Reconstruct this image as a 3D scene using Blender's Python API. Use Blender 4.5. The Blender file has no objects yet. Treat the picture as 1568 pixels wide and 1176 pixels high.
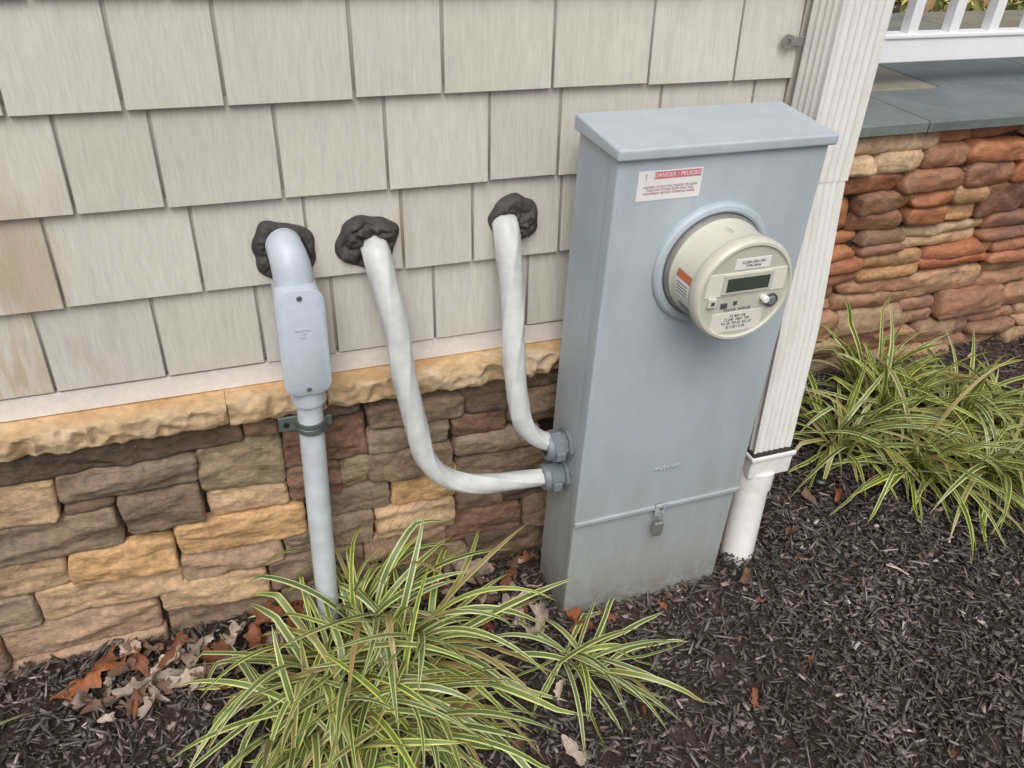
import bpy, bmesh, math, random
import numpy as np
from mathutils import Vector, Matrix, noise
random.seed(7); rng=np.random.default_rng(7)
scene=bpy.context.scene
R=math.radians
# ------------------------------------------------------------ helpers
def lin(r,g,b):
    f=lambda c:(c/255/12.92) if c/255<=.04045 else ((c/255+.055)/1.055)**2.4
    return (f(r),f(g),f(b),1)
def empty(name,loc=(0,0,0)):
    e=bpy.data.objects.new(name,None); e.empty_display_size=.1; scene.collection.objects.link(e); return e
def link(o,parent=None,mat=None):
    scene.collection.objects.link(o)
    if mat: o.data.materials.append(mat)
    if parent: o.parent=parent
    return o
def mesh(name,V,F,mat=None,parent=None,smooth=False,cols=None,uvs=None):
    me=bpy.data.meshes.new(name); me.from_pydata([tuple(v) for v in V],[],F); me.update()
    if smooth: me.polygons.foreach_set("use_smooth",[True]*len(me.polygons))
    if cols is not None:
        ca=me.color_attributes.new(name="Col",type='FLOAT_COLOR',domain='POINT')
        ca.data.foreach_set("color",np.asarray(cols,dtype=np.float32).ravel())
    if uvs is not None:
        ul=me.uv_layers.new(name="UVMap")
        li=np.zeros(len(me.loops),dtype=np.int32); me.loops.foreach_get("vertex_index",li)
        ul.data.foreach_set("uv",np.asarray(uvs,dtype=np.float32)[li].ravel())
    o=bpy.data.objects.new(name,me); return link(o,parent,mat)
def box(name,x0,x1,y0,y1,z0,z1,mat,parent=None,bev=0,seg=2):
    bm=bmesh.new(); bmesh.ops.create_cube(bm,size=1)
    for v in bm.verts:
        v.co=((x0+x1)/2+v.co.x*(x1-x0),(y0+y1)/2+v.co.y*(y1-y0),(z0+z1)/2+v.co.z*(z1-z0))
    if bev: bmesh.ops.bevel(bm,geom=bm.edges[:],offset=bev,segments=seg,profile=.5,affect='EDGES')
    me=bpy.data.meshes.new(name); bm.to_mesh(me); bm.free()
    if bev: me.polygons.foreach_set("use_smooth",[True]*len(me.polygons)); 
    o=bpy.data.objects.new(name,me)
    link(o,parent,mat)
    if bev:
        m=o.modifiers.new("wn",'WEIGHTED_NORMAL')
    return o
def frame(t,prev=None):
    t=t.normalized()
    if prev is None:
        a=Vector((0,0,1)) if abs(t.z)<.9 else Vector((1,0,0)); n=t.cross(a).normalized()
    else:
        n=(prev-t*prev.dot(t)).normalized()
    return n,t.cross(n).normalized()
def catmull(P,n):
    P=[Vector(p) for p in P]; P=[P[0]*2-P[1]]+P+[P[-1]*2-P[-2]]; out=[]
    for i in range(1,len(P)-2):
        for k in range(n):
            t=k/n; a,b,c,d=P[i-1],P[i],P[i+1],P[i+2]
            out.append(.5*((2*b)+(c-a)*t+(2*a-5*b+4*c-d)*t*t+(3*b-a-3*c+d)*t**3))
    out.append(P[-2]); return out
def resample(pts,n):
    L=[0]
    for a,b in zip(pts[:-1],pts[1:]): L.append(L[-1]+(b-a).length)
    out=[];j=0
    for i in range(n+1):
        s=L[-1]*i/n
        while j<len(L)-2 and L[j+1]<s: j+=1
        t=(s-L[j])/max(L[j+1]-L[j],1e-9); out.append(pts[j].lerp(pts[j+1],min(1,t)))
    return out
def tube(name,P,rad,mat,parent=None,n=24,sub=1,oval=0,twist=0,cap=True,ridge=0,smooth=0):
    pts=catmull(P,sub) if sub>1 else [Vector(p) for p in P]
    if smooth:
        pts=resample(pts,220)
        for _ in range(smooth): pts=[pts[0]]+[(pts[i-1]+pts[i]*2+pts[i+1])/4 for i in range(1,len(pts)-1)]+[pts[-1]]
    m=len(pts); V=[];F=[];prev=None;s=0
    for i,p in enumerate(pts):
        t=(pts[min(i+1,m-1)]-pts[max(i-1,0)]); nn,bb=frame(t,prev); prev=nn
        if i: s+=(pts[i]-pts[i-1]).length
        r=rad[0]+(rad[-1]-rad[0])*i/(m-1) if isinstance(rad,(list,tuple)) else rad
        for k in range(n):
            a=2*math.pi*k/n
            rr=r*(1+oval*math.cos(2*(a-twist*s)))
            if ridge: 
                for ph in (.5,2.6,4.4): rr+=ridge*max(0,math.cos((a-twist*s)+ph))**30
            q=nn*math.cos(a)+bb*math.sin(a)
            V.append(p+q*rr)
        if i:
            for k in range(n):
                a0=(i-1)*n+k;a1=(i-1)*n+(k+1)%n
                F.append((a0,a1,a1+n,a0+n))
    if cap:
        F.append(tuple(range(n))[::-1]); F.append(tuple(range((m-1)*n,m*n)))
    o=mesh(name,V,F,mat,parent,True)
    mod=o.modifiers.new("es",'EDGE_SPLIT'); mod.split_angle=R(50)
    return o
def lathe(name,c,prof,mat,parent=None,n=96,axis='y',split=35):
    V=[];F=[]
    for r,h in prof:
        for k in range(n):
            a=2*math.pi*k/n
            if axis=='y': V.append((c[0]+r*math.cos(a),c[1]+h,c[2]+r*math.sin(a)))
            elif axis=='x': V.append((c[0]+h,c[1]+r*math.cos(a),c[2]+r*math.sin(a)))
            else: V.append((c[0]+r*math.cos(a),c[1]+r*math.sin(a),c[2]+h))
    for i in range(len(prof)-1):
        for k in range(n):
            a=i*n+k;b=i*n+(k+1)%n; F.append((a,b,b+n,a+n))
    o=mesh(name,V,F,mat,parent,True)
    bm=bmesh.new(); bm.from_mesh(o.data); bmesh.ops.remove_doubles(bm,verts=bm.verts,dist=1e-6); bmesh.ops.recalc_face_normals(bm,faces=bm.faces); bm.to_mesh(o.data); bm.free()
    mod=o.modifiers.new("es",'EDGE_SPLIT'); mod.split_angle=R(split)
    return o
def text(name,s,x,y,z,size,mat,parent,align='CENTER',rot=(R(90),0,0),ext=0.0002):
    cu=bpy.data.curves.new(name,'FONT'); cu.body=s; cu.size=size; cu.align_x=align; cu.align_y='CENTER'; cu.extrude=ext
    o=bpy.data.objects.new(name,cu); link(o,parent,mat); o.location=(x,y,z); o.rotation_euler=rot; return o
# ------------------------------------------------------------ materials
class NT:
    def __init__(s,name):
        s.m=bpy.data.materials.new(name); s.m.use_nodes=True; s.t=s.m.node_tree
        s.b=s.t.nodes["Principled BSDF"]
    def n(s,typ,**k):
        x=s.t.nodes.new(typ)
        for a,b in k.items(): setattr(x,a,b)
        return x
    def l(s,a,b): s.t.links.new(a,b)
    def coord(s,scale=(1,1,1),rot=(0,0,0)):
        tc=s.n("ShaderNodeTexCoord"); mp=s.n("ShaderNodeMapping"); mp.inputs["Scale"].default_value=scale; mp.inputs["Rotation"].default_value=rot
        s.l(tc.outputs["Object"],mp.inputs["Vector"]); return mp.outputs[0]
    def noise(s,vec,scale,detail=4,rough=.55,dist=0):
        x=s.n("ShaderNodeTexNoise"); x.inputs["Scale"].default_value=scale; x.inputs["Detail"].default_value=detail
        x.inputs["Roughness"].default_value=rough; x.inputs["Distortion"].default_value=dist; s.l(vec,x.inputs["Vector"]); return x.outputs["Fac"]
    def ramp(s,fac,stops):
        x=s.n("ShaderNodeValToRGB"); e=x.color_ramp.elements
        while len(e)<len(stops): e.new(.5)
        for i,(p,c) in enumerate(stops): e[i].position=p; e[i].color=c if len(c)==4 else (*c,1)
        s.l(fac,x.inputs[0]); return x.outputs[0]
    def mix(s,fac,a,b,mode='MIX'):
        x=s.n("ShaderNodeMix"); x.data_type='RGBA'; x.blend_type=mode
        if hasattr(fac,'node'): s.l(fac,x.inputs[0])
        else: x.inputs[0].default_value=fac
        for v,i in ((a,6),(b,7)):
            if hasattr(v,'node'): s.l(v,x.inputs[i])
            else: x.inputs[i].default_value=v
        return x.outputs[2]
    def mul(s,a,b):
        x=s.n("ShaderNodeMath",operation='MULTIPLY'); s.l(a,x.inputs[0])
        if hasattr(b,'node'): s.l(b,x.inputs[1])
        else: x.inputs[1].default_value=b
        return x.outputs[0]
    def rng(s,src,a,b):
        m=s.n("ShaderNodeMapRange"); m.inputs[1].default_value=a; m.inputs[2].default_value=b; s.l(src,m.inputs[0]); return m.outputs[0]
    def xyz(s):
        tc=s.n("ShaderNodeTexCoord"); sp=s.n("ShaderNodeSeparateXYZ"); s.l(tc.outputs["Object"],sp.inputs[0]); return sp.outputs
    def bump(s,h,strength,dist,prev=None):
        x=s.n("ShaderNodeBump"); x.inputs["Strength"].default_value=strength; x.inputs["Distance"].default_value=dist
        s.l(h,x.inputs["Height"])
        if prev is not None: s.l(prev,x.inputs["Normal"])
        return x.outputs[0]
    def vcol(s):
        x=s.n("ShaderNodeVertexColor"); x.layer_name="Col"; return x.outputs[0]
    def fin(s,col=None,rough=.6,normal=None,metal=0,spec=.5):
        if col is not None:
            if hasattr(col,'node'): s.l(col,s.b.inputs["Base Color"])
            else: s.b.inputs["Base Color"].default_value=col
        if hasattr(rough,'node'): s.l(rough,s.b.inputs["Roughness"])
        else: s.b.inputs["Roughness"].default_value=rough
        s.b.inputs["Metallic"].default_value=metal; s.b.inputs["Specular IOR Level"].default_value=spec
        if normal is not None: s.l(normal,s.b.inputs["Normal"])
        return s.m
def g(v): return (v,v,v,1)
def simple(name,col,rough=.5,scale=40,var=.12,bump=.15,bd=.001,metal=0,spec=.5,big=6):
    t=NT(name); c=t.coord(); n1=t.noise(c,scale,5); n2=t.noise(c,big,4)
    f=t.ramp(n1,[(.3,g(1-var)),(.7,g(1+var*.4))]); f2=t.ramp(n2,[(.3,g(1-var)),(.7,g(1.0))])
    k=t.mix(1,t.mix(1,col,f,'MULTIPLY'),f2,'MULTIPLY')
    nm=t.bump(n1,bump,bd)
    return t.fin(k,rough,nm,metal,spec)
def mk_siding():
    t=NT("siding_vinyl"); tc=t.coord((1,1,1)); gr=t.coord((1,1,.035))
    n1=t.noise(gr,230,6,.7); n2=t.noise(gr,70,5,.65); n3=t.noise(tc,3,4)
    st=t.noise(t.coord((1,1,.22)),9,5,.6)
    base=t.mix(1,t.vcol(),t.ramp(n1,[(.3,g(.86)),(.65,g(1.04))]),'MULTIPLY')
    base=t.mix(1,base,t.ramp(n2,[(.3,g(.92)),(.6,g(1.02))]),'MULTIPLY')
    base=t.mix(1,base,t.ramp(n3,[(.3,g(.94)),(.7,g(1.03))]),'MULTIPLY')
    base=t.mix(t.ramp(st,[(.60,g(0)),(.8,g(.40))]),base,lin(160,140,108))
    X=t.xyz(); m=t.mul(t.rng(X[0],-.20,-.36),t.ramp(t.noise(t.coord((1,1,.28)),16,5,.6,.4),[(.44,g(0)),(.58,g(.6))]))
    m=t.mul(m,t.rng(X[2],.50,.30))
    base=t.mix(m,base,lin(166,140,104))
    nm=t.bump(n2,.7,.002); nm=t.bump(n1,.6,.001,nm)
    return t.fin(base,.5,nm,0,.35)
M_siding=mk_siding()
def mk_stone(name,sc=1,spec=.3,rough=.8,red=False):
    t=NT(name); c=t.coord(); c2=t.coord((1,1,2.2),(0,R(15),0))
    n1=t.noise(c2,14*sc,8,.65,.6); n2=t.noise(c,70*sc,8,.7); n3=t.noise(c,5*sc,4,.5,.5); n4=t.noise(c,300*sc,3,.6)
    n5=t.noise(t.coord((.6,1,3.5),(0,R(-8),0)),26*sc,8,.7,.3)
    col=t.mix(1,t.vcol(),t.ramp(n1,[(.28,(.62,.56,.52)),(.5,(.98,.95,.91)),(.72,(1.22,1.16,1.06))]),'MULTIPLY')
    col=t.mix(1,col,t.ramp(n2,[(.3,g(.66)),(.6,g(1.12))]),'MULTIPLY')
    warm=(.40,.16,.075,1) if red else (.40,.25,.13,1)
    col=t.mix(t.ramp(n3,[(.5,g(0)),(.72,g(.5 if red else .25))]),col,warm)
    col=t.mix(t.ramp(n2,[(.62,g(0)),(.8,g(.45))]),col,(.5,.44,.37,1))
    col=t.mix(t.ramp(n5,[(.68,g(0)),(.82,g(.3))]),col,(.52,.47,.42,1))
    nm=t.bump(n1,.5,.008); nm=t.bump(n5,.7,.007,nm); nm=t.bump(n2,.9,.004,nm); nm=t.bump(n4,.4,.001,nm)
    return t.fin(col,rough,nm,0,spec)
M_stone=mk_stone("ledgestone"); M_pstone=mk_stone("porch_stone",.7,.5,.5,True)
def mk_cap():
    t=NT("sandstone_sill"); c=t.coord(); n1=t.noise(c,10,8,.6,.5); n2=t.noise(c,60,8,.7); n3=t.noise(t.coord((1,1,3)),22,6,.6)
    col=t.mix(1,t.ramp(n1,[(.3,lin(178,146,110)),(.5,lin(198,170,134)),(.7,lin(212,192,162))]),t.ramp(n2,[(.3,g(.74)),(.62,g(1.05))]),'MULTIPLY')
    col=t.mix(1,col,t.vcol(),'MULTIPLY')
    nm=t.bump(n3,.5,.005); nm=t.bump(n2,.7,.003,nm); return t.fin(col,.85,nm,0,.25)
M_cap=mk_cap()
M_white=simple("white_trim",lin(222,218,212),.45,60,.10,.05)
M_post=simple("corner_trim",lin(176,171,161),.5,60,.06,.05)
M_pvc=simple("white_pvc",lin(230,228,224),.35,30,.10,.05)
M_rail=simple("white_rail",lin(236,236,238),.4,30,.03,.03)
def mk_alum():
    t=NT("painted_aluminium"); c=t.coord(); dr=t.coord((1,1,.08)); n1=t.noise(dr,40,5,.6); n2=t.noise(c,90,5); n3=t.noise(c,4,4)
    col=t.mix(t.ramp(n1,[(.5,g(0)),(.75,g(.5))]),lin(222,221,214),lin(186,181,168))
    col=t.mix(t.ramp(n2,[(.6,g(0)),(.75,g(.3))]),col,lin(172,167,154))
    return t.fin(col,.45,t.bump(n2,.1,.0005),0,.4)
M_alum=mk_alum()
def mk_box():
    t=NT("grey_enamel"); c=t.coord(); n1=t.noise(c,5,6,.6,.4); n2=t.noise(c,120,5,.7); n3=t.noise(t.coord((1,1,.2)),22,6,.65); n4=t.noise(c,38,7,.7)
    X=t.xyz()
    col=t.mix(t.ramp(n1,[(.35,g(0)),(.7,g(1))]),lin(166,177,184),lin(176,187,194))
    col=t.mix(t.ramp(n3,[(.42,g(0)),(.8,g(.4))]),col,lin(150,156,158))
    col=t.mix(t.ramp(n4,[(.58,g(0)),(.75,g(.35))]),col,lin(194,201,206))
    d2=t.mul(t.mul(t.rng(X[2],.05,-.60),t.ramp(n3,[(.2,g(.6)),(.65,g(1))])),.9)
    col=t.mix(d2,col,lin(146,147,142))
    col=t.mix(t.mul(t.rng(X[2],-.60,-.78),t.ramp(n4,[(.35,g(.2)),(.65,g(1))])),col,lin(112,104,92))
    col=t.mix(t.ramp(n2,[(.68,g(0)),(.74,g(.4))]),col,lin(124,124,118))
    nm=t.bump(n2,.08,.0004); nm=t.bump(n1,.2,.004,nm)
    return t.fin(col,t.ramp(n4,[(.3,g(.38)),(.7,g(.55))]),nm,0,.4)
M_box=mk_box()
M_fit=simple("grey_pvc_fitting",lin(188,197,206),.4,50,.08,.1)
M_pipe=simple("grey_pvc_conduit",lin(206,213,218),.4,25,.14,.08)
def mk_cable():
    t=NT("cable_jacket"); c=t.coord(); n1=t.noise(c,30,5); n2=t.noise(c,180,4,.7)
    col=t.mix(t.ramp(n1,[(.35,g(0)),(.7,g(1))]),lin(184,186,186),lin(202,203,200))
    col=t.mix(t.ramp(n2,[(.60,g(0)),(.75,g(.4))]),col,lin(160,157,150))
    return t.fin(col,.42,t.bump(n2,.2,.0006),0,.45)
M_cable=mk_cable()
M_conn=simple("grey_connector",lin(118,126,130),.45,60,.15,.15)
M_zinc=simple("zinc_strap",lin(104,114,110),.5,60,.2,.2,metal=.3)
M_steel=simple("galvanised_steel",lin(165,165,160),.4,60,.15,.1,metal=.6)
M_putty=simple("duct_putty",lin(72,68,65),.7,60,.3,.6,.003)
M_dark=simple("dark_gap",lin(52,44,38),.9)
M_black=simple("black_plastic",lin(30,30,30),.4)
M_meter=simple("meter_plastic",lin(203,201,186),.3,20,.05,.03)
M_mface=simple("meter_face",lin(188,189,174),.35,20,.04,.03)
M_label=simple("label_white",lin(226,224,220),.4,60,.03,.02)
M_pink=simple("label_red",lin(205,120,132),.45,60,.1,.02)
M_orange=simple("label_orange",lin(190,105,65),.45,60,.1,.02)
M_ink=simple("ink",lin(80,80,82),.5)
M_inkr=simple("ink_red",lin(150,100,110),.5)
M_lcd=simple("lcd",lin(66,74,64),.12,20,.05,0)
M_sbe=simple("sticker_beige",lin(216,214,202),.35,20,.02,0)
def mk_slate():
    t=NT("bluestone"); c=t.coord(); n1=t.noise(c,4,8,.65,.5); n2=t.noise(c,35,6,.6)
    col=t.mix(1,t.mix(1,t.vcol(),t.ramp(n1,[(.3,g(.72)),(.7,g(1.25))]),'MULTIPLY'),t.ramp(n2,[(.3,g(.85)),(.7,g(1.08))]),'MULTIPLY')
    return t.fin(col,.45,t.bump(n1,.5,.008),0,.5)
M_slate=mk_slate()
def mk_ground():
    t=NT("mulch_soil"); c=t.coord(); n1=t.noise(c,60,8,.7); n2=t.noise(c,6,5)
    col=t.ramp(n1,[(.3,lin(50,40,36)),(.55,lin(84,69,62)),(.75,lin(116,98,89))])
    return t.fin(t.mix(1,col,t.ramp(n2,[(.3,g(.7)),(.7,g(1.1))]),'MULTIPLY'),.95,t.bump(n1,1,.012),0,.2)
M_ground=mk_ground()
def mk_vc(name,rough,spec=.3,sc=150,var=.25,trans=0):
    t=NT(name); c=t.coord(); n=t.noise(c,sc,4)
    col=t.mix(1,t.vcol(),t.ramp(n,[(.3,g(1-var)),(.7,g(1+var*.6))]),'MULTIPLY')
    t.fin(col,rough,t.bump(n,.3,.001),0,spec); return t.m
M_chip=mk_vc("mulch_chips",.7,.35,240,.4); M_leaf=mk_vc("dry_leaf",.65,.3,60)
def mk_blade():
    t=NT("variegated_blade"); uv=t.n("ShaderNodeUVMap"); uv.uv_map="UVMap"; sp=t.n("ShaderNodeSeparateXYZ"); t.l(uv.outputs[0],sp.inputs[0])
    vc=t.n("ShaderNodeVertexColor"); vc.layer_name="Col"; sc=t.n("ShaderNodeSeparateColor"); t.l(vc.outputs[0],sc.inputs[0])
    st=t.ramp(sp.outputs[0],[(0,g(1)),(.18,g(1)),(.24,g(0)),(.46,g(0)),(.50,g(.25)),(.54,g(0)),(.76,g(0)),(.82,g(1))])
    gr=t.mix(sc.outputs[0],lin(74,98,50),lin(116,136,74))
    cr=t.mix(sc.outputs[1],lin(208,208,158),lin(208,212,92))
    col=t.mix(st,gr,cr)
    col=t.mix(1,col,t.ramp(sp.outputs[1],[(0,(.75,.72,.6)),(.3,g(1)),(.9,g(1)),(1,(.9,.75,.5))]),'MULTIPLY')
    col=t.mix(sc.outputs[2],col,lin(165,138,95))
    t.fin(col,.38,None,0,.5)
    tr=t.n("ShaderNodeBsdfTranslucent"); t.l(col,tr.inputs[0]); mx=t.n("ShaderNodeMixShader"); mx.inputs[0].default_value=.2
    t.l(t.b.outputs[0],mx.inputs[1]); t.l(tr.outputs[0],mx.inputs[2]); t.l(mx.outputs[0],t.t.nodes["Material Output"].inputs[0]); return t.m
M_blade=mk_blade()
# ------------------------------------------------------------ ground
def gh(x,y):
    z=-.752+.018*noise.noise(Vector((x*1.7,y*1.7,3)))+.012*noise.noise(Vector((x*6,y*6,7)))
    return z
def axis(lo,hi,step,far):
    a=list(np.arange(lo,hi+1e-6,step)); s=step
    L=[];v=lo
    while v>-far: s*=1.5; v-=s; L.append(v)
    s=step;v=hi;U=[]
    while v<far: s*=1.5; v+=s; U.append(v)
    return L[::-1]+a+U
xs=axis(-1.2,4.2,.03,250); ys=axis(-1.6,.7,.03,250)
V=[];F=[]
for j,y in enumerate(ys):
    for i,x in enumerate(xs):
        d=.012*noise.noise(Vector((x*22,y*22,1)))
        V.append((x,y,gh(x,y)+d-.012))
nx=len(xs)
for j in range(len(ys)-1):
    for i in range(nx-1): F.append((j*nx+i,j*nx+i+1,(j+1)*nx+i+1,(j+1)*nx+i))
mesh("ground",V,F,M_ground,None,True)
def ok(x,y): return (y<-.03) if x<1.27 else (y<.53)
V=[];C=[];N=0
def add_chip(x,y,z,L,w,th,az,tilt,roll,col):
    global N
    ca,sa=math.cos(az),math.sin(az); ct,st=math.cos(tilt),math.sin(tilt); cr,sr=math.cos(roll),math.sin(roll)
    ex=np.array([ca*ct,sa*ct,st]); ey0=np.array([-sa,ca,0]); ez0=np.cross(ex,ey0); ey=ey0*cr+ez0*sr; ez=np.cross(ex,ey)
    c=np.array([x,y,z]); t1=random.uniform(.05,1); t2=random.uniform(.05,1); s1=random.uniform(-.9,.9); s2=random.uniform(-.9,.9); e1=random.uniform(.6,1); e2=random.uniform(.6,1)
    for (a,b,d) in ((-e1,-1*t1+s1,-1),(1,-1*t2+s2,-1),(e2,1*t2+s2,-1),(-1,1*t1+s1,-1),(-e1,-1*t1+s1,1),(1,-1*t2+s2,1),(e2,1*t2+s2,1),(-1,1*t1+s1,1)):
        V.append(c+ex*a*L/2+ey*b*w/2+ez*d*th/2); C.append(col)
    N+=1
cnt=0
while cnt<50000:
    if random.random()<.8: x=random.uniform(-1.0,2.6); y=random.uniform(-1.25,.53)
    else: x=random.uniform(1.2,4.2); y=random.uniform(-.9,.53)
    if not ok(x,y): continue
    if y<-0.45 and x<-.9: continue
    cnt+=1
    if random.random()<.18: L=random.uniform(.03,.065); w=random.uniform(.004,.011)
    elif random.random()<.35: L=random.uniform(.012,.028); w=random.uniform(.008,.018)
    else: L=random.uniform(.007,.030); w=random.uniform(.002,.008)
    th=random.uniform(.001,.004)
    v=random.random(); dark=1+.5*noise.noise(Vector((x*5,y*5,11)))
    hue=random.uniform(-.10,.12)
    if v<.44: b=random.uniform(.035,.085)
    elif v<.88: b=random.uniform(.08,.155)
    elif v<.985: b=random.uniform(.15,.25)
    else: b=random.uniform(.3,.5)
    b*=dark; col=(b*(1.12+hue),b*.92,b*(.84-hue*.5),1)
    add_chip(x,y,gh(x,y)+random.uniform(-.005,.017),L,w,th,random.uniform(0,6.28),random.gauss(0,.30),random.gauss(0,.6),col)
V=np.array(V); q=np.array([(0,3,2,1),(4,5,6,7),(0,1,5,4),(1,2,6,5),(2,3,7,6),(3,0,4,7)])
F=(q[None]+np.arange(N)[:,None,None]*8).reshape(-1,4)
me=bpy.data.meshes.new("mulch"); me.vertices.add(len(V)); me.vertices.foreach_set("co",V.astype(np.float32).ravel())
me.loops.add(F.size); me.loops.foreach_set("vertex_index",F.astype(np.int32).ravel()); me.polygons.add(len(F))
me.polygons.foreach_set("loop_start",np.arange(0,F.size,4,dtype=np.int32)); me.update(calc_edges=True)
ca=me.color_attributes.new(name="Col",type='FLOAT_COLOR',domain='POINT'); ca.data.foreach_set("color",np.array(C,dtype=np.float32).ravel())
link(bpy.data.objects.new("mulch",me),None,M_chip)
# ------------------------------------------------------------ house
house=empty("house")
EX=.178
box("wall_core",-7,1.245,.004,5,-.06,3.2,M_post,house)
joints={0:[-.56,-.355,-.148,.048,.20,.42,.64,.86,1.06],1:[-.50,-.295,-.048,.161,.353,.506,.708,.93,1.12],
2:[-.43,-.2361,-.0861,.1242,.3274,.5371,.690,.92,1.15],3:[-.52,-.30,-.1217,.0442,.2706,.4404,.6644,.8777,1.0843]}
V=[];F=[];C=[]
base=np.array(lin(202,197,187)[:3])
for k in range(0,19):
    js=list(joints.get(k,[])) or [ -.6+i*.2+random.uniform(-.03,.03) for i in range(10)]
    x=js[0]
    while x>-6.8: x-=random.choice([.15,.2,.23]); js.insert(0,x)
    js=[-7]+js+[1.236]
    z0=k*EX+(-.0047 if k==0 else 0)
    for a,b in zip(js[:-1],js[1:]):
        if b-a<.02: continue
        gp=random.uniform(.0024,.0034)
        x0=a+gp; x1=b-gp; dz=random.uniform(-.002,.002); yo=random.uniform(-.0012,.0012)
        zt=(k+1)*EX+.012; n=len(V); B=.0016
        yb=-.022+yo; yt=-.0055+yo
        V+= [(x0,.003,z0+dz),(x1,.003,z0+dz),(x1,.003,zt),(x0,.003,zt),
             (x0,yb+B,z0+dz),(x1,yb+B,z0+dz),(x1,yt+B,zt),(x0,yt+B,zt),
             (x0+B,yb,z0+dz+B),(x1-B,yb,z0+dz+B),(x1-B,yt,zt),(x0+B,yt,zt)]
        F+= [(n,n+1,n+5,n+4),(n+1,n+2,n+6,n+5),(n+3,n,n+4,n+7),(n+4,n+5,n+9,n+8),(n+5,n+6,n+10,n+9),(n+7,n+4,n+8,n+11),(n+8,n+9,n+10,n+11)]
        f=random.uniform(.94,1.04); c=base*f*np.array([1,1,random.uniform(.98,1.02)]); C+=[(*c,1)]*12
mesh("shingle_siding",V,F,M_siding,house,False,C)
box("siding_underlay",-7,1.2362,-.0035,.0037,-.004,3.19,M_post,house)
box("starter_trim",-7,1.236,-.016,.003,-.060,-.010,M_white,house,.002)
box("corner_post",1.2375,1.262,-.012,.08,-.06,3.2,M_post,house,.002)
class Acc: 
    def __init__(s): s.V=[];s.F=[];s.C=[]
def stone(A,x0,x1,z0,z1,yf,yb,col,res=.008,amp=.010,rr=.007,jit=.006,seed=0,gap=.0005,tilt=.03,chip=False,fq=1,rec=.011):
    x0+=gap;x1-=gap;z0+=gap;z1-=gap
    rs=random.Random(seed); nx=max(4,int((x1-x0)/res)); nz=max(4,int((z1-z0)/res)); n0=len(A.V)
    tx=rs.uniform(-tilt,tilt); tz=rs.uniform(-tilt*2,tilt*2); off=Vector((rs.uniform(0,50),rs.uniform(0,50),rs.uniform(0,50)))
    skew=[rs.uniform(-jit,jit) for _ in range(8)]
    pl=[(rs.uniform(-.5,.5),rs.uniform(-.9,.9),rs.uniform(-.006,.003)) for _ in range(4)]
    xm,zm=(x0+x1)/2,(z0+z1)/2
    def rim(u,v):
        cx=(1-u)*(1-v);cxx=u*(1-v);cz=(1-u)*v;cc=u*v
        X=x0+(x1-x0)*u+cx*skew[0]+cxx*skew[1]+cz*skew[2]+cc*skew[3]
        Z=z0+(z1-z0)*v+cx*skew[4]+cxx*skew[5]+cz*skew[6]+cc*skew[7]
        return X,Z
    idx={}
    for j in range(-1,nz+2):
        for i in range(-1,nx+2):
            u=min(max(i/nx,0),1);v=min(max(j/nz,0),1)
            X,Z=rim(u,v)
            e=min(u,1-u)*(x1-x0); e2=min(v,1-v)*(z1-z0)
            w1=max(0,1-e/rr);w2=max(0,1-e2/rr); w=min(1,math.sqrt(w1*w1+w2*w2))
            outer=(i<0 or j<0 or i>nx or j>nz)
            if chip:
                d=noise.voronoi(Vector((X*22,Z*12,0))+off)[0]; d2=noise.voronoi(Vector((X*55,Z*40,0))+off)[0][0]
                dpt=min(1,(d[1]-d[0])*1.6)*amp*.7+max(0,1-d2)*amp*.25-.35*amp*noise.fractal(Vector((X*18,Z*25,0))+off,1,2,4)
                dpt+=.010*(1-v)**2
                Y=yb if outer else yf+dpt+rr*(1-math.sqrt(max(0,1-w*w)))
                if v<.1: Z+=.004*noise.fractal(Vector((X*14,0,3)),1,2,3)
                A.C.append((1.04,.88,.68,1) if (j>nz) else (1,1,1,1))
            else:
                p=Vector((X*13*fq,Z*22*fq,0))+off
                nz_=noise.fractal(p,.8,2.1,6)
                ed=noise.fractal(Vector((X*25,Z*25,0))+off,1,2,3)
                cu=max(0,1-e/(rr*2.2))*max(0,1-e2/(rr*2.2))
                X+=(xm-X)/max(abs(xm-X),1e-4)*cu*rr*.9; Z+=(zm-Z)/max(abs(zm-Z),1e-4)*cu*rr*.8
                if w>0: X+=ed*.004*w; Z+=noise.fractal(Vector((X*18,Z*5,9))+off,1,2,3)*.004*w
                if outer: Y=yb
                else:
                    Y=yf+tx*(X-xm)*.8+tz*(Z-zm)*1.5
                    Y=max([Y]+[yf+a*(X-xm)*.3+b*(Z-zm)*.5+c for a,b,c in pl])
                    Y=min(Y,yf+rec)
                    Y-=nz_*amp*.8; Y+=rr*(1-math.sqrt(max(0,1-w*w)))
                    Y=min(Y,yb-.004)
                A.C.append(col)
            idx[i,j]=len(A.V); A.V.append((X,Y,Z))
    for j in range(-1,nz+1):
        for i in range(-1,nx+1): A.F.append((idx[i,j],idx[i+1,j],idx[i+1,j+1],idx[i,j+1]))
pal={'db':(102,88,76),'br':(136,117,100),'gb':(146,130,113),'ol':(146,132,108),'tn':(190,163,132),'or':(202,166,122),'pk':(170,145,124),'rb':(128,101,85)}
def pc(k): 
    c=lin(*pal[k]); f=random.uniform(.90,1.14); return (c[0]*f,c[1]*f,c[2]*f,1)
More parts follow.
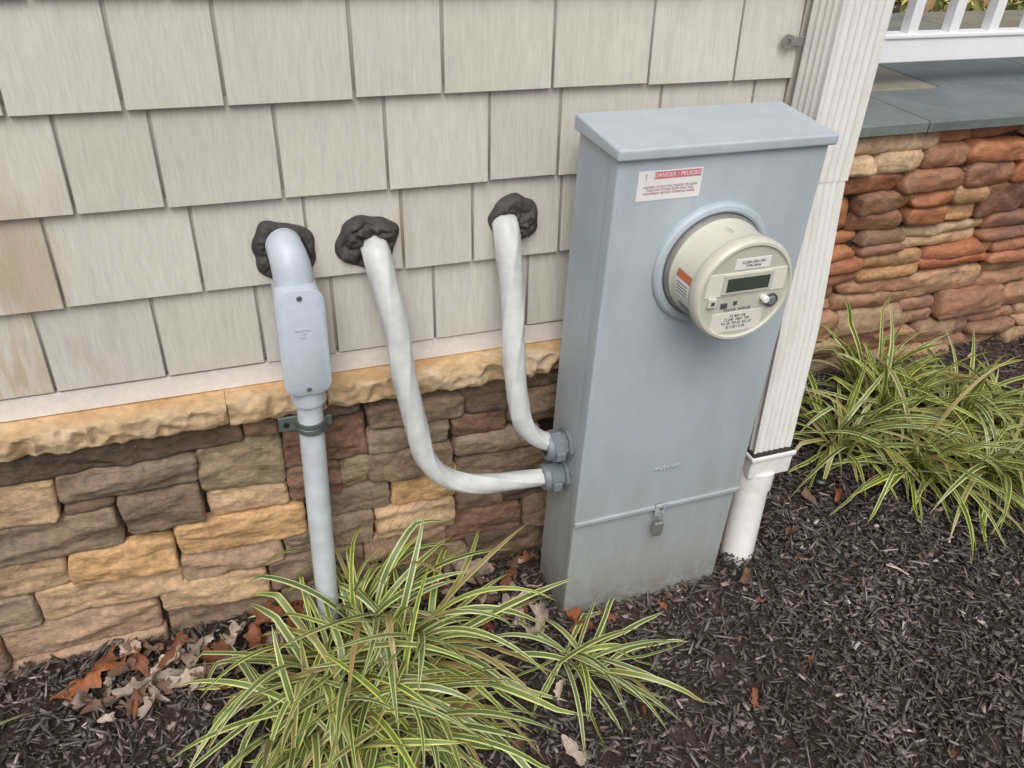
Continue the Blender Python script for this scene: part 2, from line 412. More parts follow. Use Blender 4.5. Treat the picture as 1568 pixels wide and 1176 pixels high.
LAY=[(-.90,-.62,-.205,-.120,'br'),(-.62,-.02,-.205,-.120,'db'),(-.02,.055,-.185,-.120,'rb'),(.055,.245,-.168,-.118,'db'),(.055,.245,-.30,-.168,'rb'),
(.25,.48,-.165,-.118,'db'),(.25,.49,-.23,-.165,'br'),(.25,.46,-.30,-.23,'gb'),(.485,.74,-.19,-.118,'br'),(.462,.60,-.30,-.23,'rb'),(.49,.60,-.23,-.19,'db'),(.602,.80,-.29,-.19,'br'),
(-.413,-.13,-.29,-.205,'gb'),(-.56,-.415,-.32,-.205,'tn'),(-.9,-.56,-.32,-.205,'br'),(-.128,.052,-.335,-.188,'ol'),
(-.62,-.308,-.433,-.322,'gb'),(-.9,-.62,-.433,-.322,'br'),(-.414,-.308,-.322,-.292,'db'),(-.306,-.13,-.405,-.292,'br'),(-.128,.052,-.405,-.335,'tn'),(.054,.182,-.395,-.302,'rb'),(.183,.248,-.39,-.302,'ol'),(.249,.462,-.385,-.302,'br'),(.463,.70,-.365,-.30,'gb'),
(-.447,-.208,-.533,-.433,'or'),(-.70,-.448,-.533,-.435,'tn'),(-.9,-.70,-.533,-.435,'br'),(-.206,.092,-.505,-.405,'or'),(.094,.302,-.485,-.393,'gb'),(.304,.472,-.488,-.386,'or'),(.473,.72,-.455,-.366,'br'),
(-.533,-.213,-.633,-.534,'tn'),(-.9,-.535,-.633,-.535,'gb'),(-.212,.022,-.593,-.505,'pk'),(.023,.252,-.593,-.487,'gb'),(.254,.472,-.585,-.49,'tn'),(.473,.602,-.555,-.455,'br'),(.603,.8,-.555,-.455,'db'),
(-.278,-.018,-.688,-.594,'tn'),(-.017,.222,-.683,-.594,'br'),(.223,.442,-.675,-.586,'pk'),(.443,.662,-.663,-.556,'rb'),(.663,.85,-.663,-.556,'br'),
(-.62,-.279,-.738,-.634,'pk'),(-.9,-.622,-.735,-.634,'br'),(-.277,.002,-.80,-.69,'br'),(.003,.272,-.80,-.685,'gb'),(.273,.5,-.80,-.677,'br'),(.503,.85,-.80,-.665,'db'),(-.9,-.28,-.82,-.738,'pk')]
A=Acc()
for i,(a,b,c,d,k) in enumerate(LAY):
    stone(A,a,b,c,d,-.036+random.uniform(-.014,.010),.012,pc(k),.0055,.010,.0055,.007,i)
for (xa,xb) in ((-5.5,-.9),(.85,1.26)):
    z=-.82
    while z<-.135:
        h=min(random.uniform(.06,.11),-.120-z)
        if -.120-(z+h)<.04: h=-.120-z
        x=xa
        while x<xb-1e-3:
            w=min(random.uniform(.14,.32),xb-x)
            if xb-x-w<.06: w=xb-x
            stone(A,x,x+w,z,z+h,-.03+random.uniform(-.01,.008),.01,pc(random.choice(list(pal))),.02,.010,.010,.006,random.random()); x+=w
        z+=h
mesh("ledgestone_veneer",A.V,A.F,M_stone,house,True,A.C)
box("foundation",-7,1.24,.002,5,-1.2,-.0605,M_dark,house)
A=Acc(); js=[-5,-3.6,-2.3,-1.1,-.045,.163,.86,1.262]
for i,(a,b) in enumerate(zip(js[:-1],js[1:])):
    stone(A,a,b,-.126+.003*(i%2),-.0605,-.076-.004*(i%2),.0,(1,1,1,1),.0042 if i>2 else .01,.020,.002,.001,100+i,.0008,.0,True)
mesh("stone_sill",A.V,A.F,M_cap,house,True,A.C).modifiers.new("es",'EDGE_SPLIT').split_angle=R(38)
box("downspout_bracket",1.196,1.236,-.031,-.025,.600,.622,M_steel,house,.003)
lathe("bracket_eye",(1.195,-.031,.611),[(.006,-.002),(.015,-.002),(.015,.004)],M_steel,house,24)
# ------------------------------------------------------------ putty
def putty(cx,cz,r,par,seed):
    V=[];F=[];n=72;m=24
    for j in range(m+1):
        for k in range(n):
            a=2*math.pi*k/n; t=j/m
            rr=r*t*(1+.22*noise.noise(Vector((math.cos(a)*1.5+seed,math.sin(a)*1.5,0))))
            x=cx+rr*math.cos(a);z=cz+rr*math.sin(a)
            h=.024*math.sqrt(max(0,1-t**5)); d=noise.voronoi(Vector((x*34,z*34,seed)))[0]
            h+=(.015*noise.fractal(Vector((x*30,z*30,seed)),1,2,4)-.007*max(0,1-(d[1]-d[0])*4))*(1-t**5)
            V.append((x,-.014-h,z))
    for j in range(m):
        for k in range(n):
            a=j*n+k;b=j*n+(k+1)%n;F.append((a,b,b+n,a+n))
    mesh("putty_seal",V,F,M_putty,par,True)
# ------------------------------------------------------------ conduit with LB fitting
cd=empty("electrical_conduit")
putty(.110,.245,.064,cd,1)
PX,PY=.121,-.098
tube("riser_pipe",[(PX,PY,-.06),(PX-.006,PY,-.40),(PX-.012,PY,-.80)],.0275,M_pipe,cd,40)
tube("entry_pipe",[(.110,.0,.266),(.111,-.044,.266)],.031,M_pipe,cd,40)
tube("entry_collar",[(.111,-.034,.266),(.112,-.040,.266)],.035,M_fit,cd,40)
def rounded(w,h,r,n=10):
    P=[]
    for cx,cz,a0 in ((w/2-r,h/2-r,0),(-w/2+r,h/2-r,90),(-w/2+r,-h/2+r,180),(w/2-r,-h/2+r,270)):
        for k in range(n+1):
            a=R(a0+90*k/n); P.append((cx+r*math.cos(a),cz+r*math.sin(a)))
    return P
def plate(name,cx,cz,w,h,r,ys,ins,mat,par):
    V=[];F=[];n=None
    for y,i in zip(ys,ins):
        P=rounded(w-2*i,h-2*i,max(.001,r-i)); n=len(P)
        V+=[(cx+p[0],y,cz+p[1]) for p in P]
    for j in range(len(ys)-1):
        for k in range(n): a=j*n+k;b=j*n+(k+1)%n; F.append((a,b,b+n,a+n))
    F.append(tuple(range((len(ys)-1)*n,len(ys)*n))); F.append(tuple(range(n))[::-1])
    o=mesh(name,V,F,mat,par,True); bm=bmesh.new(); bm.from_mesh(o.data); bmesh.ops.recalc_face_normals(bm,faces=bm.faces); bm.to_mesh(o.data); bm.free()
    m=o.modifiers.new("es",'EDGE_SPLIT'); m.split_angle=R(40); return o
LZ=.098
plate("lb_body",.120,LZ,.090,.238,.028,[-.046,-.060,-.126,-.1285],[.010,.001,0,.001],M_fit,cd)
plate("lb_cover",.1205,LZ-.001,.095,.244,.031,[-.1290,-.1375,-.1395],[0,0,.003],M_fit,cd)
tube("lb_hub_top",[(.1115,-.038,.266),(.113,-.054,.263),(.116,-.070,.250),(.119,-.080,.222),(.12,-.084,.15)],[.034,.0400],M_fit,cd,40,6)
tube("lb_hub",[(PX,PY,.0),(PX,PY,-.062)],.036,M_fit,cd,40)
for z in (LZ+.103,LZ-.107): lathe("screw",(.1205,-.1395,z),[(0,-.003),(.004,-.0028),(.0055,-.001),(.0055,0)],M_zinc,cd,20)
for i,z in enumerate((.130,.122,.114)): text("emboss_mark",["CAUTION","1 1/4","PVC"][i],.1205,-.1397,z,.007,M_fit,cd,ext=.0008)
tube("strap",[(PX,PY,-.112),(PX,PY,-.123)],.0325,M_zinc,cd,40)
tube("strap_band",[(PX,PY,-.129),(PX,PY,-.137)],.033,M_zinc,cd,40)
box("strap_tab",.052,.096,-.092,-.086,-.142,-.106,M_zinc,cd,.002); lathe("strap_screw",(.068,-.092,-.124),[(0,-.004),(.006,-.003),(.006,0)],M_black,cd,16)
box("strap_lug",.148,.165,-.1,-.092,-.138,-.112,M_zinc,cd,.002)
# ------------------------------------------------------------ cables
c1=empty("service_cable"); putty(.281,.247,.062,c1,5)
tube("jacket",[(.291,.0,.238),(.2915,-.028,.237),(.2935,-.050,.222),(.300,-.082,.165),(.309,-.108,.105),(.324,-.145,-.045),(.345,-.168,-.185),(.367,-.176,-.245),(.405,-.182,-.288),(.46,-.187,-.310),(.52,-.192,-.318),(.60,-.199,-.322),(.67,-.2,-.324)],[.0285,.0205],M_cable,c1,120,16,.02,9,True,.0022,30)
c2=empty("service_cable"); putty(.598,.262,.057,c2,9)
tube("jacket",[(.575,.0,.258),(.5745,-.028,.257),(.573,-.05,.240),(.572,-.072,.19),(.571,-.1,.12),(.564,-.15,-.006),(.568,-.178,-.11),(.580,-.187,-.158),(.605,-.193,-.196),(.64,-.198,-.219),(.675,-.2,-.230)],[.0285,.0205],M_cable,c2,120,16,.02,9,True,.0022,30)
# ------------------------------------------------------------ meter box
mb=empty("electric_meter_box")
XL,XR,YB,YF,ZT=.689,1.148,-.107,-.287,.483
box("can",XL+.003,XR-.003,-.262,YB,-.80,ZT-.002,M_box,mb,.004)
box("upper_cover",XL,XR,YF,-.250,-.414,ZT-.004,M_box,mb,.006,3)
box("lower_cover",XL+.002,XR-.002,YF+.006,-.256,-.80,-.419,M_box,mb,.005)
box("cover_lip",XL-.001,XR+.001,YF-.006,YF+.004,-.424,-.410,M_box,mb,.0035,3)
bm=bmesh.new()
lx0,lx1,ly0,ly1=.681,1.157,-.299,-.100
vs=[bm.verts.new(c) for c in ((lx0,ly0,.478),(lx1,ly0,.478),(lx1,ly1,.478),(lx0,ly1,.478),(lx0,ly0,.500),(lx1,ly0,.500),(lx1,ly1,.510),(lx0,ly1,.510))]
for f in ((0,3,2,1),(4,5,6,7),(0,1,5,4),(1,2,6,5),(2,3,7,6),(3,0,4,7)): bm.faces.new([vs[i] for i in f])
bmesh.ops.bevel(bm,geom=bm.edges[:],offset=.005,segments=3,profile=.5,affect='EDGES')
me=bpy.data.meshes.new("lid"); bm.to_mesh(me); bm.free(); me.polygons.foreach_set("use_smooth",[True]*len(me.polygons))
lo=link(bpy.data.objects.new("lid",me),mb,M_box); lo.modifiers.new("wn",'WEIGHTED_NORMAL')
MX,MZ=.925,.247
lathe("socket_ring",(MX,YF,MZ),[(.133,.002),(.132,-.008),(.127,-.013),(.119,-.014),(.114,-.011),(.112,.0),(.112,.004)],M_box,mb)
lathe("sealing_ring",(MX,YF,MZ),[(.1115,.0),(.1115,-.016),(.109,-.021),(.104,-.023),(.100,-.02)],M_steel,mb)
lathe("meter_body",(MX,YF,MZ),[(.106,0),(.1065,-.026),(.1055,-.028),(.1035,-.032),(.1035,-.098),(.1065,-.101),(.1085,-.104),(.1085,-.120),(.107,-.126),(.103,-.1295),(.098,-.130),(.0965,-.127),(.096,-.1255)],M_meter,mb)
lathe("meter_face",(MX,YF,MZ),[(.0962,-.1255),(.0,-.1256)],M_mface,mb)
yy=YF-.1258
def fb(name,u0,u1,v0,v1,t,mat,bev=.0008): return box(name,MX+u0,MX+u1,yy-t,yy+.002,MZ+v0,MZ+v1,mat,mb,bev)
fb("face_band",-.088,.088,-.004,.044,.0015,M_sbe); 
fb("display_bezel",-.054,.056,.000,.042,.005,M_mface,.0018)
fb("display",-.046,.048,.006,.034,.0056,M_lcd,.0005)
fb("face_label",-.034,.044,.049,.071,.0012,M_label,.0003)
fb("nameplate",-.062,.052,-.086,-.042,.0012,M_sbe,.0003)
fb("optical_port",-.080,-.062,-.024,-.004,.007,M_meter,.002)
fb("slot",-.048,-.034,-.030,-.020,.003,M_ink); fb("slot",-.020,-.012,-.026,-.018,.002,M_ink); fb("port_hole",-.075,-.067,-.018,-.010,.0076,M_ink,.0005)
lathe("reset_button",(MX+.066,yy,MZ-.026),[(0,-.006),(.008,-.006),(.010,-.004),(.010,0)],M_conn,mb,32)
lathe("button_ring",(MX+.066,yy,MZ-.026),[(.0105,-.004),(.014,-.004),(.0145,0)],M_ink,mb,32)
lathe("knob",(MX+.046,yy,MZ-.018),[(0,-.014),(.006,-.014),(.0075,-.012),(.0075,0)],M_label,mb,24)
yt=yy-.0022
text("label_text","CL200 240V 3W\nTYPE 60Hz",MX+.005,yt,MZ+.060,.0075,M_ink,mb,ext=.0001)
text("label_text","FOCUS  AXR-SD",MX-.008,yy-.001,MZ-.036,.0085,M_ink,mb,ext=.0001)
text("label_text","72 402 118\nCL200  240V  3W\nTA 30  FM 2S  Kh 1.0\n||| || |||| | || ||||",MX-.005,yt,MZ-.062,.0078,M_ink,mb,ext=.0001)
def wrap(name,a0,a1,h0,h1,mat,r=.1042):
    V=[];F=[];n=10
    for k in range(n+1):
        a=R(a0+(a1-a0)*k/n)
        for h in (h0,h1): V.append((MX+r*math.cos(a),YF+h,MZ+r*math.sin(a)))
    for k in range(n): F.append((2*k,2*k+1,2*k+3,2*k+2))
    mesh(name,V,F,mat,mb,True)
wrap("side_label",168,196,-.045,-.095,M_label); wrap("side_label_header",166,175,-.045,-.095,M_orange,.1046)
wrap("side_label",205,217,-.050,-.098,M_conn)
wrap("side_label",96,103,-.05,-.085,M_sbe); 
for i in range(4): wrap("side_label_print",179+i*3.8,180.2+i*3.8,-.050,-.088-.001*i,M_ink,.1046)
for i in range(2): wrap("side_label_print",98+i*2.4,98.6+i*2.4,-.053,-.08,M_ink,.1046)
box("danger_label",.733,.868,YF-.0008,YF+.002,.396,.453,M_label,mb); ly=YF-.0011
box("danger_header",.766,.865,ly,YF,.437,.451,M_pink,mb)
text("danger_text","DANGER / PELIGRO",.8155,ly-.0003,.444,.0115,M_label,mb,ext=.0001)
text("danger_text","HAZARD OF ELECTRIC SHOCK OR BURN\nTURN OFF POWER SUPPLYING THIS\nEQUIPMENT BEFORE WORKING INSIDE",.802,ly-.0003,.416,.0062,M_inkr,mb,ext=.00005)
text("danger_text","!",.749,ly-.0003,.442,.016,M_inkr,mb,ext=.0001)
text("embossed_mark","MILBANK",.917,YF-.0006,-.292,.017,M_box,mb,ext=.0018)
box("latch_plate",.903,.931,YF-.012,YF-.004,-.440,-.402,M_box,mb,.003); lathe("latch_screw",(.917,YF-.012,-.412),[(0,-.004),(.005,-.003),(.006,0)],M_steel,mb,20)
tube("seal_wire",[(.917,YF-.012,-.425),(.910,YF-.022,-.43),(.907,YF-.024,-.455),(.913,YF-.02,-.46),(.922,YF-.022,-.45),(.919,YF-.014,-.43)],.0012,M_steel,mb,8,6)
box("lock_tag",.900,.926,YF-.026,YF-.012,-.495,-.450,M_steel,mb,.004)
lathe("side_screw",(XL+.003,-.235,-.30),[(0,-.004),(.006,-.002),(.006,0)],M_steel,mb,20,'x')
for z in (-.232,-.324):
    cy=-.2; c=(XL+.003,cy,z)
    lathe("locknut",c,[(0,-.001),(.040,-.001),(.040,-.010),(.030,-.012)],M_conn,mb,8,'x',20)
    lathe("connector_body",c,[(.031,-.010),(.031,-.022),(.038,-.023),(.0385,-.044),(.033,-.047)],M_conn,mb,8,'x',20)
    lathe("connector_collar",c,[(.034,-.046),(.034,-.054),(.030,-.060),(.021,-.061)],M_conn,mb,32,'x')
    box("connector_ear",c[0]-.046,c[0]-.024,cy-.048,cy-.030,z-.012,z+.012,M_conn,mb,.003)
# ------------------------------------------------------------ downspout
ds=empty("downspout")
def spout_prof(w,d,fl=6,amp=.0035):
    P=[]
    def side(ax,ay,bx,by,nf):
        n=nf*8
        L=math.hypot(bx-ax,by-ay); nx_,ny_=(by-ay)/L,-(bx-ax)/L
        for k in range(n):
            t=k/n; m=.06; o=0
            if m<t<1-m: o=-amp*(.5-.5*math.cos(2*math.pi*nf*(t-m)/(1-2*m)))**.6
            P.append((ax+(bx-ax)*t+nx_*o,ay+(by-ay)*t+ny_*o))
    side(-w/2,-d/2,w/2,-d/2,fl); side(w/2,-d/2,w/2,d/2,fl-2); side(w/2,d/2,-w/2,d/2,fl); side(-w/2,d/2,-w/2,-d/2,fl-2)
    return P
def spout(name,path,w,d,mat,scales=None,amp=.0035):
    P=spout_prof(w,d,6,amp); n=len(P); V=[];F=[]
    for i,(x,y,z) in enumerate(path):
        s=scales[i] if scales else 1
        V+=[(x+p[0]*s,y+p[1]*s,z) for p in P]
    for i in range(len(path)-1):
        for k in range(n): a=i*n+k;b=i*n+(k+1)%n;F.append((a,b,b+n,a+n))
    F.append(tuple(range(n))[::-1]);F.append(tuple(range((len(path)-1)*n,len(path)*n)))
    o=mesh(name,V,F,mat,ds,True); m=o.modifiers.new("es",'EDGE_SPLIT'); m.split_angle=R(35)
spout("upper_section",[(1.304,-.072,3.0),(1.304,-.072,.70),(1.308,-.078,.34),(1.309,-.080,.325)],.128,.092,M_alum,[1,1,1,.985])
spout("lower_section",[(1.308,-.078,.36),(1.318,-.125,-.05),(1.318,-.150,-.43)],.118,.082,M_alum)
box("adapter",1.251,1.385,-.202,-.098,-.490,-.415,M_pvc,ds,.008,3)
box("adapter_rim",1.247,1.389,-.206,-.094,-.428,-.412,M_pvc,ds,.004)
box("adapter_seal",1.2515,1.3845,-.200,-.100,-.412,-.407,M_black,ds)
tube("drain_hub",[(1.303,-.160,-.48),(1.300,-.164,-.54)],.054,M_pvc,ds,40); 
tube("drain_pipe",[(1.302,-.162,-.50),(1.262,-.222,-.80)],.047,M_pvc,ds,40)
# ------------------------------------------------------------ porch
pr=empty("stone_porch"); A=Acc(); random.seed(24)
pp=[(160,108,80),(168,114,80),(150,98,74),(176,136,100),(142,106,84),(182,152,122),(132,98,82),(164,102,72)]
z=-.86; row=0
while z<.185:
    h=random.choice([.08,.10,.12,.14])
    if .190-(z+h)<.06: h=.190-z
    x=1.2+random.uniform(-.1,0)
    while x<5:
        w=random.uniform(.16,.40)
        c=lin(*random.choice(pp)); f=random.uniform(.85,1.18)
        if z<-.45: c=tuple(a*.5+b*.5 for a,b in zip(c,lin(165,142,120)))
        if z>.02 and x<2.15: c=lin(196,168,138)
        args=dict(fq=.6,rec=.024)
        if h>.09 and random.random()<.4:
            stone(A,x,x+w,z,z+h*.5,.54+random.uniform(-.03,.02),.605,(c[0]*f,c[1]*f,c[2]*f,1),.010,.013,.010,.010,random.random(),**args)
            stone(A,x,x+w,z+h*.5,z+h,.54+random.uniform(-.03,.02),.605,(c[0],c[1]*f,c[2]*f,1),.010,.013,.010,.010,random.random(),**args)
        else: stone(A,x,x+w,z,z+h,.54+random.uniform(-.04,.02),.605,(c[0]*f,c[1]*f,c[2]*f,1),.010,.016,.011,.012,random.random(),**args)
        x+=w
    z+=h
mesh("porch_stonework",A.V,A.F,M_pstone,pr,True,A.C)
box("porch_core",1.25,6,.592,2.2,-1.2,.187,M_dark,pr)
rows=[(.500,.86,[1.25,2.24,3.15,4.1,5.2]),(.866,1.30,[1.25,1.85,2.62,3.3,4.4,5.2]),(1.306,1.75,[1.25,2.1,2.9,3.9,5.2]),(1.756,2.2,[1.25,1.9,2.75,3.6,5.2])]
sc=[(104,112,111),(122,122,108),(98,107,108),(130,124,104),(110,118,114)]
order=[4,0,2,0,1,3,0,4,2,3,1,0,2,4,0,1,3,2,0,4]
V=[];F=[];C=[];ii=0
for y0,y1,jx in rows:
    for a,b in zip(jx[:-1],jx[1:]):
        n=len(V); a+=.003;b-=.003; t=.006; z0,z1=.1905,.226+random.uniform(-.001,.001)
        V+=[(a,y0,z0),(b,y0,z0),(b,y1,z0),(a,y1,z0),(a,y0,z1-t),(b,y0,z1-t),(b,y1,z1-t),(a,y1,z1-t),(a+t,y0+t,z1),(b-t,y0+t,z1),(b-t,y1-t,z1),(a+t,y1-t,z1)]
        F+=[(n,n+1,n+5,n+4),(n+1,n+2,n+6,n+5),(n+2,n+3,n+7,n+6),(n+3,n,n+4,n+7),(n+4,n+5,n+9,n+8),(n+5,n+6,n+10,n+9),(n+6,n+7,n+11,n+10),(n+7,n+4,n+8,n+11),(n+8,n+9,n+10,n+11)]
        C+=[lin(*sc[order[ii%20]])]*12; ii+=1
mesh("bluestone_cap",V,F,M_slate,pr,False,C)
rl=empty("porch_railing")
box("bottom_rail",1.38,6,.885,.935,.312,.402,M_rail,rl,.006)
box("rail_cap",1.38,6,.878,.942,.396,.412,M_rail,rl,.004)
box("top_rail",1.38,6,.87,.95,1.14,1.2,M_rail,rl,.01)
box("post",1.30,1.41,.85,.96,.226,1.3,M_rail,rl,.006)
for i in range(-5,18):
    x=2.44+.19*i; box("baluster",x-.022,x+.022,.889,.931,.41,1.141,M_rail,rl,.003)
# ------------------------------------------------------------ plants
def blades(name,clumps,yel=.5,wm=1):
    V=[];F=[];C=[];U=[]
    for (cx,cy,n,Lm,spread,bias,th0) in clumps:
        for _ in range(n):
            az=random.uniform(0,2*math.pi) if random.random()<.5 or bias is None else random.gauss(bias,.55)
            bx=cx+random.gauss(0,.03);by=cy+random.gauss(0,.025)
            if not ok(bx,by+.03): by=-.08 if bx<1.27 else .45
            L=Lm*random.uniform(.55,1.2); th=abs(random.gauss(th0,.28)); th1=min(2.7,max(.6,th+random.gauss(1.45,.4)*spread)); w=random.uniform(.0045,.0088)*wm
            S=14; p=Vector((bx,by,gh(bx,by)-.01)); daz=random.gauss(0,.5)
            c=(random.random(),min(1,max(0,random.gauss(yel,.35))),(random.random()**7)*.9,1); n0=len(V)
            tw=random.gauss(0,.7); pw=random.uniform(.8,1.6)
            kink=random.random()<.08; ks=random.randint(7,11)
            for s in range(S+1):
                t=s/S; ang=th+(th1-th)*t**pw; a=az+daz*t
                if kink and s>=ks: ang=min(2.8,ang+.9)
                d=Vector((math.sin(ang)*math.cos(a),math.sin(ang)*math.sin(a),math.cos(ang)))
                if s: p=p+d*(L/S)
                gz=gh(p.x,p.y)+.014+random.random()*.004
                if p.z<gz and s>1: p.z=gz
                lim=-.050 if p.x<1.27 else .48
                if .66<p.x<1.17 and by<-.29: lim=-.31
                if p.y>lim and p.z<.2: p.y=lim
                sd=Vector((-math.sin(a),math.cos(a),0)); up=d.cross(sd).normalized()
                sd=(sd*math.cos(tw*t)+up*math.sin(tw*t)).normalized()
                ww=w*min(1,(.5+1.8*t))*(1-max(0,(t-.5)/.5)**2)+.0003
                V+= [p-sd*ww,p+up*.25*ww,p+sd*ww]; U+=[(0,t),(.5,t),(1,t)]; C+=[c]*3
                if s:
                    q=n0+(s-1)*3; F+=[(q,q+1,q+4,q+3),(q+1,q+2,q+5,q+4)]
    return mesh(name,V,F,M_blade,None,True,C,U)
random.seed(15)
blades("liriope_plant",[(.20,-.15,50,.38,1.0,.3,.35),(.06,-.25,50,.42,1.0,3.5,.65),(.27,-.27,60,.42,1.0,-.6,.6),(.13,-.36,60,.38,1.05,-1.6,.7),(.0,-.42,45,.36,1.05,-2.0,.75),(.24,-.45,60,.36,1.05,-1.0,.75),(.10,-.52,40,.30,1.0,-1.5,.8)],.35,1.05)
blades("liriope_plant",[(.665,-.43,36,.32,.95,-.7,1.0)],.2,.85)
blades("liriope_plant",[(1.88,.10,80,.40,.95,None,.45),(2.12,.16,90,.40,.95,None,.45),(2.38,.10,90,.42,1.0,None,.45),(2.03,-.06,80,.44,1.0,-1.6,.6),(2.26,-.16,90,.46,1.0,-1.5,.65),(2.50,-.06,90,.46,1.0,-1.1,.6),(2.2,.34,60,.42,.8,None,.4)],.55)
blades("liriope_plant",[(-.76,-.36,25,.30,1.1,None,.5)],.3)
# ------------------------------------------------------------ leaves
V=[];F=[];C=[]
def leaf(x,y,size,az,col,oak,tilt=.2,lift=.02):
    n0=len(V); n=40; m=5; sd=random.random()*10
    M=Matrix.Rotation(az,3,'Z')@Matrix.Rotation(random.gauss(0,tilt),3,'X')@Matrix.Rotation(random.gauss(0,tilt),3,'Y')
    base=Vector((x,y,gh(x,y)+lift)); c1=random.uniform(-6,6)/max(size,.04)*.12; c2=random.uniform(2,9)*random.choice([1,1,-.5])
    asp=random.uniform(.6,.95)
    for j in range(m+1):
        for k in range(n):
            a=2*math.pi*k/n; t=j/m
            r=(.55+.45*abs(math.cos(a)))
            if oak: r*=(1-.45*(.5+.5*math.cos(7*a+.6))*(abs(math.sin(a))**.4))
            else: r*=1+.55*noise.fractal(Vector((math.cos(a)*1.7,math.sin(a)*1.7,sd)),1,2,3)
            X=math.cos(a)*r*t*size/2*1.25; Y=math.sin(a)*r*t*size/2*asp
            Z=c2*Y*Y/size*.7+c1*X*X*.5+.2*size*noise.noise(Vector((X*30,Y*30,sd)))
            p=M@Vector((X,Y,Z)); q=base+p; q.z=max(q.z,gh(q.x,q.y)+.008)
            if q.x<1.26 and q.y>-.045: q.y=-.045
            V.append(q)
            f=(.8 if abs(math.sin(a))<.12 else 1)*(1+.12*math.cos(a*14)); C.append((col[0]*f,col[1]*f,col[2]*f,1))
    for j in range(m):
        for k in range(n): a=n0+j*n+k;b=n0+j*n+(k+1)%n;F.append((a,b,b+n,a+n))
oc=lin(150,92,60); oc2=lin(124,78,54); tn=lin(178,160,146); tg=lin(150,134,122); bw=lin(112,88,72)
random.seed(11)
L=[(-.45,-.125,.15,.3,oc,1),(-.35,-.10,.10,2,oc2,1),(-.27,-.10,.09,1,oc2,1),(-.30,-.15,.08,.5,tn,0),(-.22,-.12,.08,1.5,tg,0),(-.17,-.16,.07,2.5,oc2,0),(-.36,-.19,.07,.2,tg,0),(-.24,-.20,.07,.2,tn,0),(-.12,-.10,.08,1,tn,0),
(.03,-.075,.14,1.3,oc2,1),(-.03,-.07,.10,.4,oc2,1),(.43,-.08,.08,.8,tg,0),(.48,-.07,.09,1.8,tn,0),(.40,-.12,.07,.3,oc2,0),(.66,-.075,.08,.3,oc2,1),(.52,-.10,.06,0,tg,0),(.58,-.22,.10,.4,tn,0),(.63,-.27,.07,1.4,tn,0),(.72,-.34,.06,.2,oc2,0),(.59,-.33,.05,.5,tg,0),(.70,-.30,.05,2.0,oc,0),(.80,-.32,.04,2.0,oc2,0),(.98,-.32,.035,1.0,bw,0),
(.59,-.50,.035,1,tn,0),(1.03,-.66,.045,1,oc2,1),(.95,-.34,.03,2,oc2,0),(1.22,-.32,.045,.8,bw,0),(1.19,-.20,.06,.8,oc2,0),(1.20,-.17,.06,2,oc,0),(1.95,-.08,.07,.3,tg,0),(1.85,-.1,.08,1,oc2,0),(1.6,-.1,.05,2,bw,0),(1.45,-.22,.04,.3,bw,0),(1.7,-.12,.05,.7,oc2,0),(.45,-.60,.05,.8,bw,0),(.56,-.66,.06,1.8,tn,0),(2.7,.3,.06,.4,tg,0),(2.9,.1,.05,.9,oc2,0),(1.4,.3,.06,.3,oc2,0),(1.55,.4,.06,.9,tg,0)]
for a in L: leaf(*a)
for _ in range(44):
    leaf(random.uniform(-.46,-.02),random.uniform(-.25,-.07),random.uniform(.025,.065),random.uniform(0,6),random.choice([tn,tg,bw,oc2,bw,tg]),0,.5)
for _ in range(26):
    leaf(random.uniform(.38,.68),random.uniform(-.30,-.06),random.uniform(.02,.055),random.uniform(0,6),random.choice([tn,tg,bw,oc2,bw]),0,.5)
for _ in range(150):
    x=random.uniform(-.6,3);y=random.uniform(-1,.4)
    if ok(x,y): leaf(x,y,random.uniform(.010,.024),random.uniform(0,6),random.choice([tg,bw,oc2,oc2,bw,bw,tn]),0,.6,.012)
mesh("fallen_leaves",V,F,M_leaf,None,True,C)
dg=NT("dry_stalk").fin(lin(150,125,90),.7)
st=empty("dry_grass_stalks")
random.seed(3)
for (x,y,n) in ((.22,-.07,7),(1.75,.42,5)):
    for i in range(n):
        a=random.uniform(-.25,.25);h=random.uniform(.28,.5)
        tube("stalk",[(x+random.gauss(0,.02),y,gh(x,y)),(x+a*.25,y-.01,gh(x,y)+h*.5),(x+a*.7,y-.02,gh(x,y)+h)],[.0012,.0005],dg,st,6,5)
lathe("irrigation_cap",(1.70,-.03,gh(1.70,-.03)),[(0,.03),(.026,.03),(.032,.024),(.034,-.02)],M_black,None,32,'z')
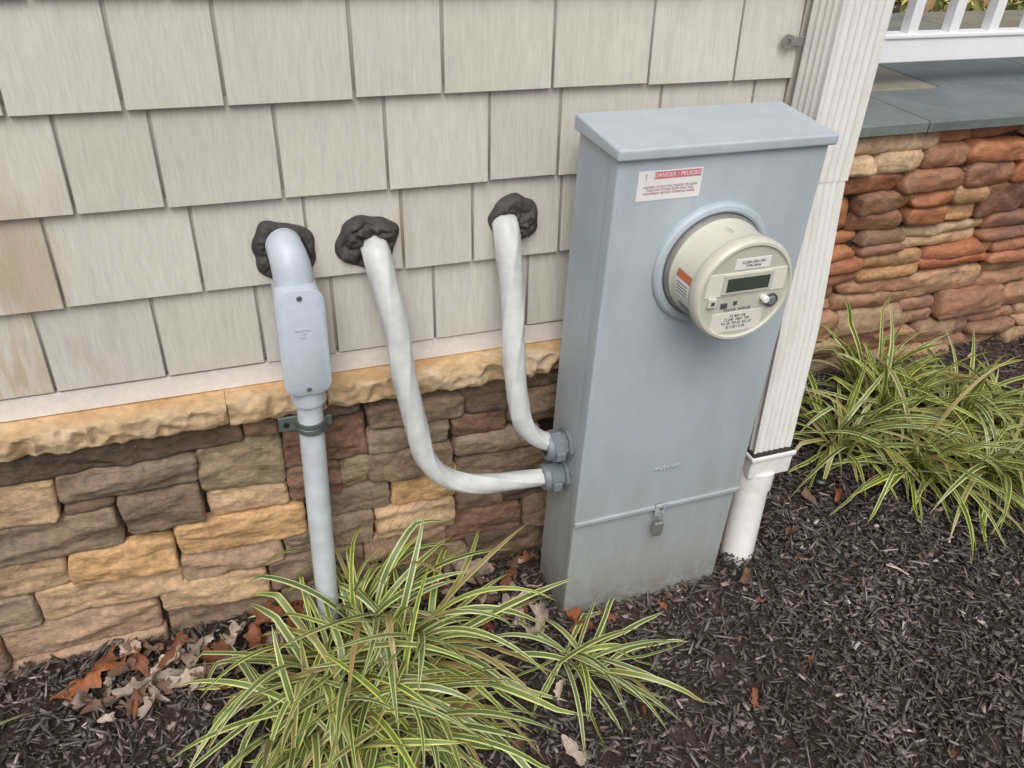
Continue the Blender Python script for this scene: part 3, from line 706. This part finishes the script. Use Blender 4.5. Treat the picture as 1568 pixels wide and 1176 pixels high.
# ------------------------------------------------------------ far foliage beyond the porch
random.seed(9)
V=[];F=[];C=[]
for i in range(5000):
    x=random.uniform(6.5,13);y=random.uniform(4,9);z=-.75+abs(random.gauss(0,.28)); s=random.uniform(.04,.10)
    n=len(V); d=Vector((random.gauss(0,1),random.gauss(0,1),random.gauss(0,1))).normalized()*s; e=d.cross(Vector((random.gauss(0,1),random.gauss(0,1),1))).normalized()*s*.4
    p=Vector((x,y,z)); V+=[p-d,p+e,p+d,p-e]; F.append((n,n+1,n+2,n+3))
    c=random.choice([lin(140,145,80),lin(105,115,60),lin(150,120,85),lin(185,180,115)]); C+=[c]*4
mesh("distant_shrubs",V,F,M_leaf,None,False,C)
# ------------------------------------------------------------ light
w=bpy.data.worlds.new("World"); scene.world=w; w.use_nodes=True; nt=w.node_tree
sky=nt.nodes.new("ShaderNodeTexSky"); sky.sky_type='NISHITA'; sky.sun_disc=False
EL,AZ=R(54),R(200)
sky.sun_elevation=EL; sky.sun_rotation=AZ; sky.dust_density=5; sky.air_density=.8
hs=nt.nodes.new("ShaderNodeHueSaturation"); hs.inputs["Saturation"].default_value=.28
nt.links.new(sky.outputs[0],hs.inputs["Color"]); bg=nt.nodes["Background"]; nt.links.new(hs.outputs[0],bg.inputs[0]); bg.inputs[1].default_value=.15
sl=bpy.data.lights.new("sun",'SUN'); sl.energy=1.35; sl.angle=R(40); sl.color=(1,.98,.96); so=bpy.data.objects.new("sun",sl); scene.collection.objects.link(so)
dirv=Vector((math.sin(AZ)*math.cos(EL),math.cos(AZ)*math.cos(EL),math.sin(EL)))
so.rotation_euler=dirv.to_track_quat('Z','Y').to_euler()
scene.view_settings.view_transform='Standard'; scene.view_settings.look='None'; scene.view_settings.exposure=0
# ------------------------------------------------------------ camera
cm=bpy.data.cameras.new("camera"); co=bpy.data.objects.new("camera",cm); scene.collection.objects.link(co)
r_=Vector((.9396,-.3390,.0461)).normalized(); f_=Vector((.3048,.7682,-.5629)).normalized(); u_=r_.cross(f_).normalized()
mt=Matrix.Identity(4)
for i in range(3): mt[i][0]=r_[i]; mt[i][1]=u_[i]; mt[i][2]=-f_[i]
mt[0][3],mt[1][3],mt[2][3]=0,-1.5659,.9655
co.matrix_world=mt; cm.sensor_width=36; cm.lens=28.86; cm.clip_start=.02; cm.clip_end=1000
scene.camera=co
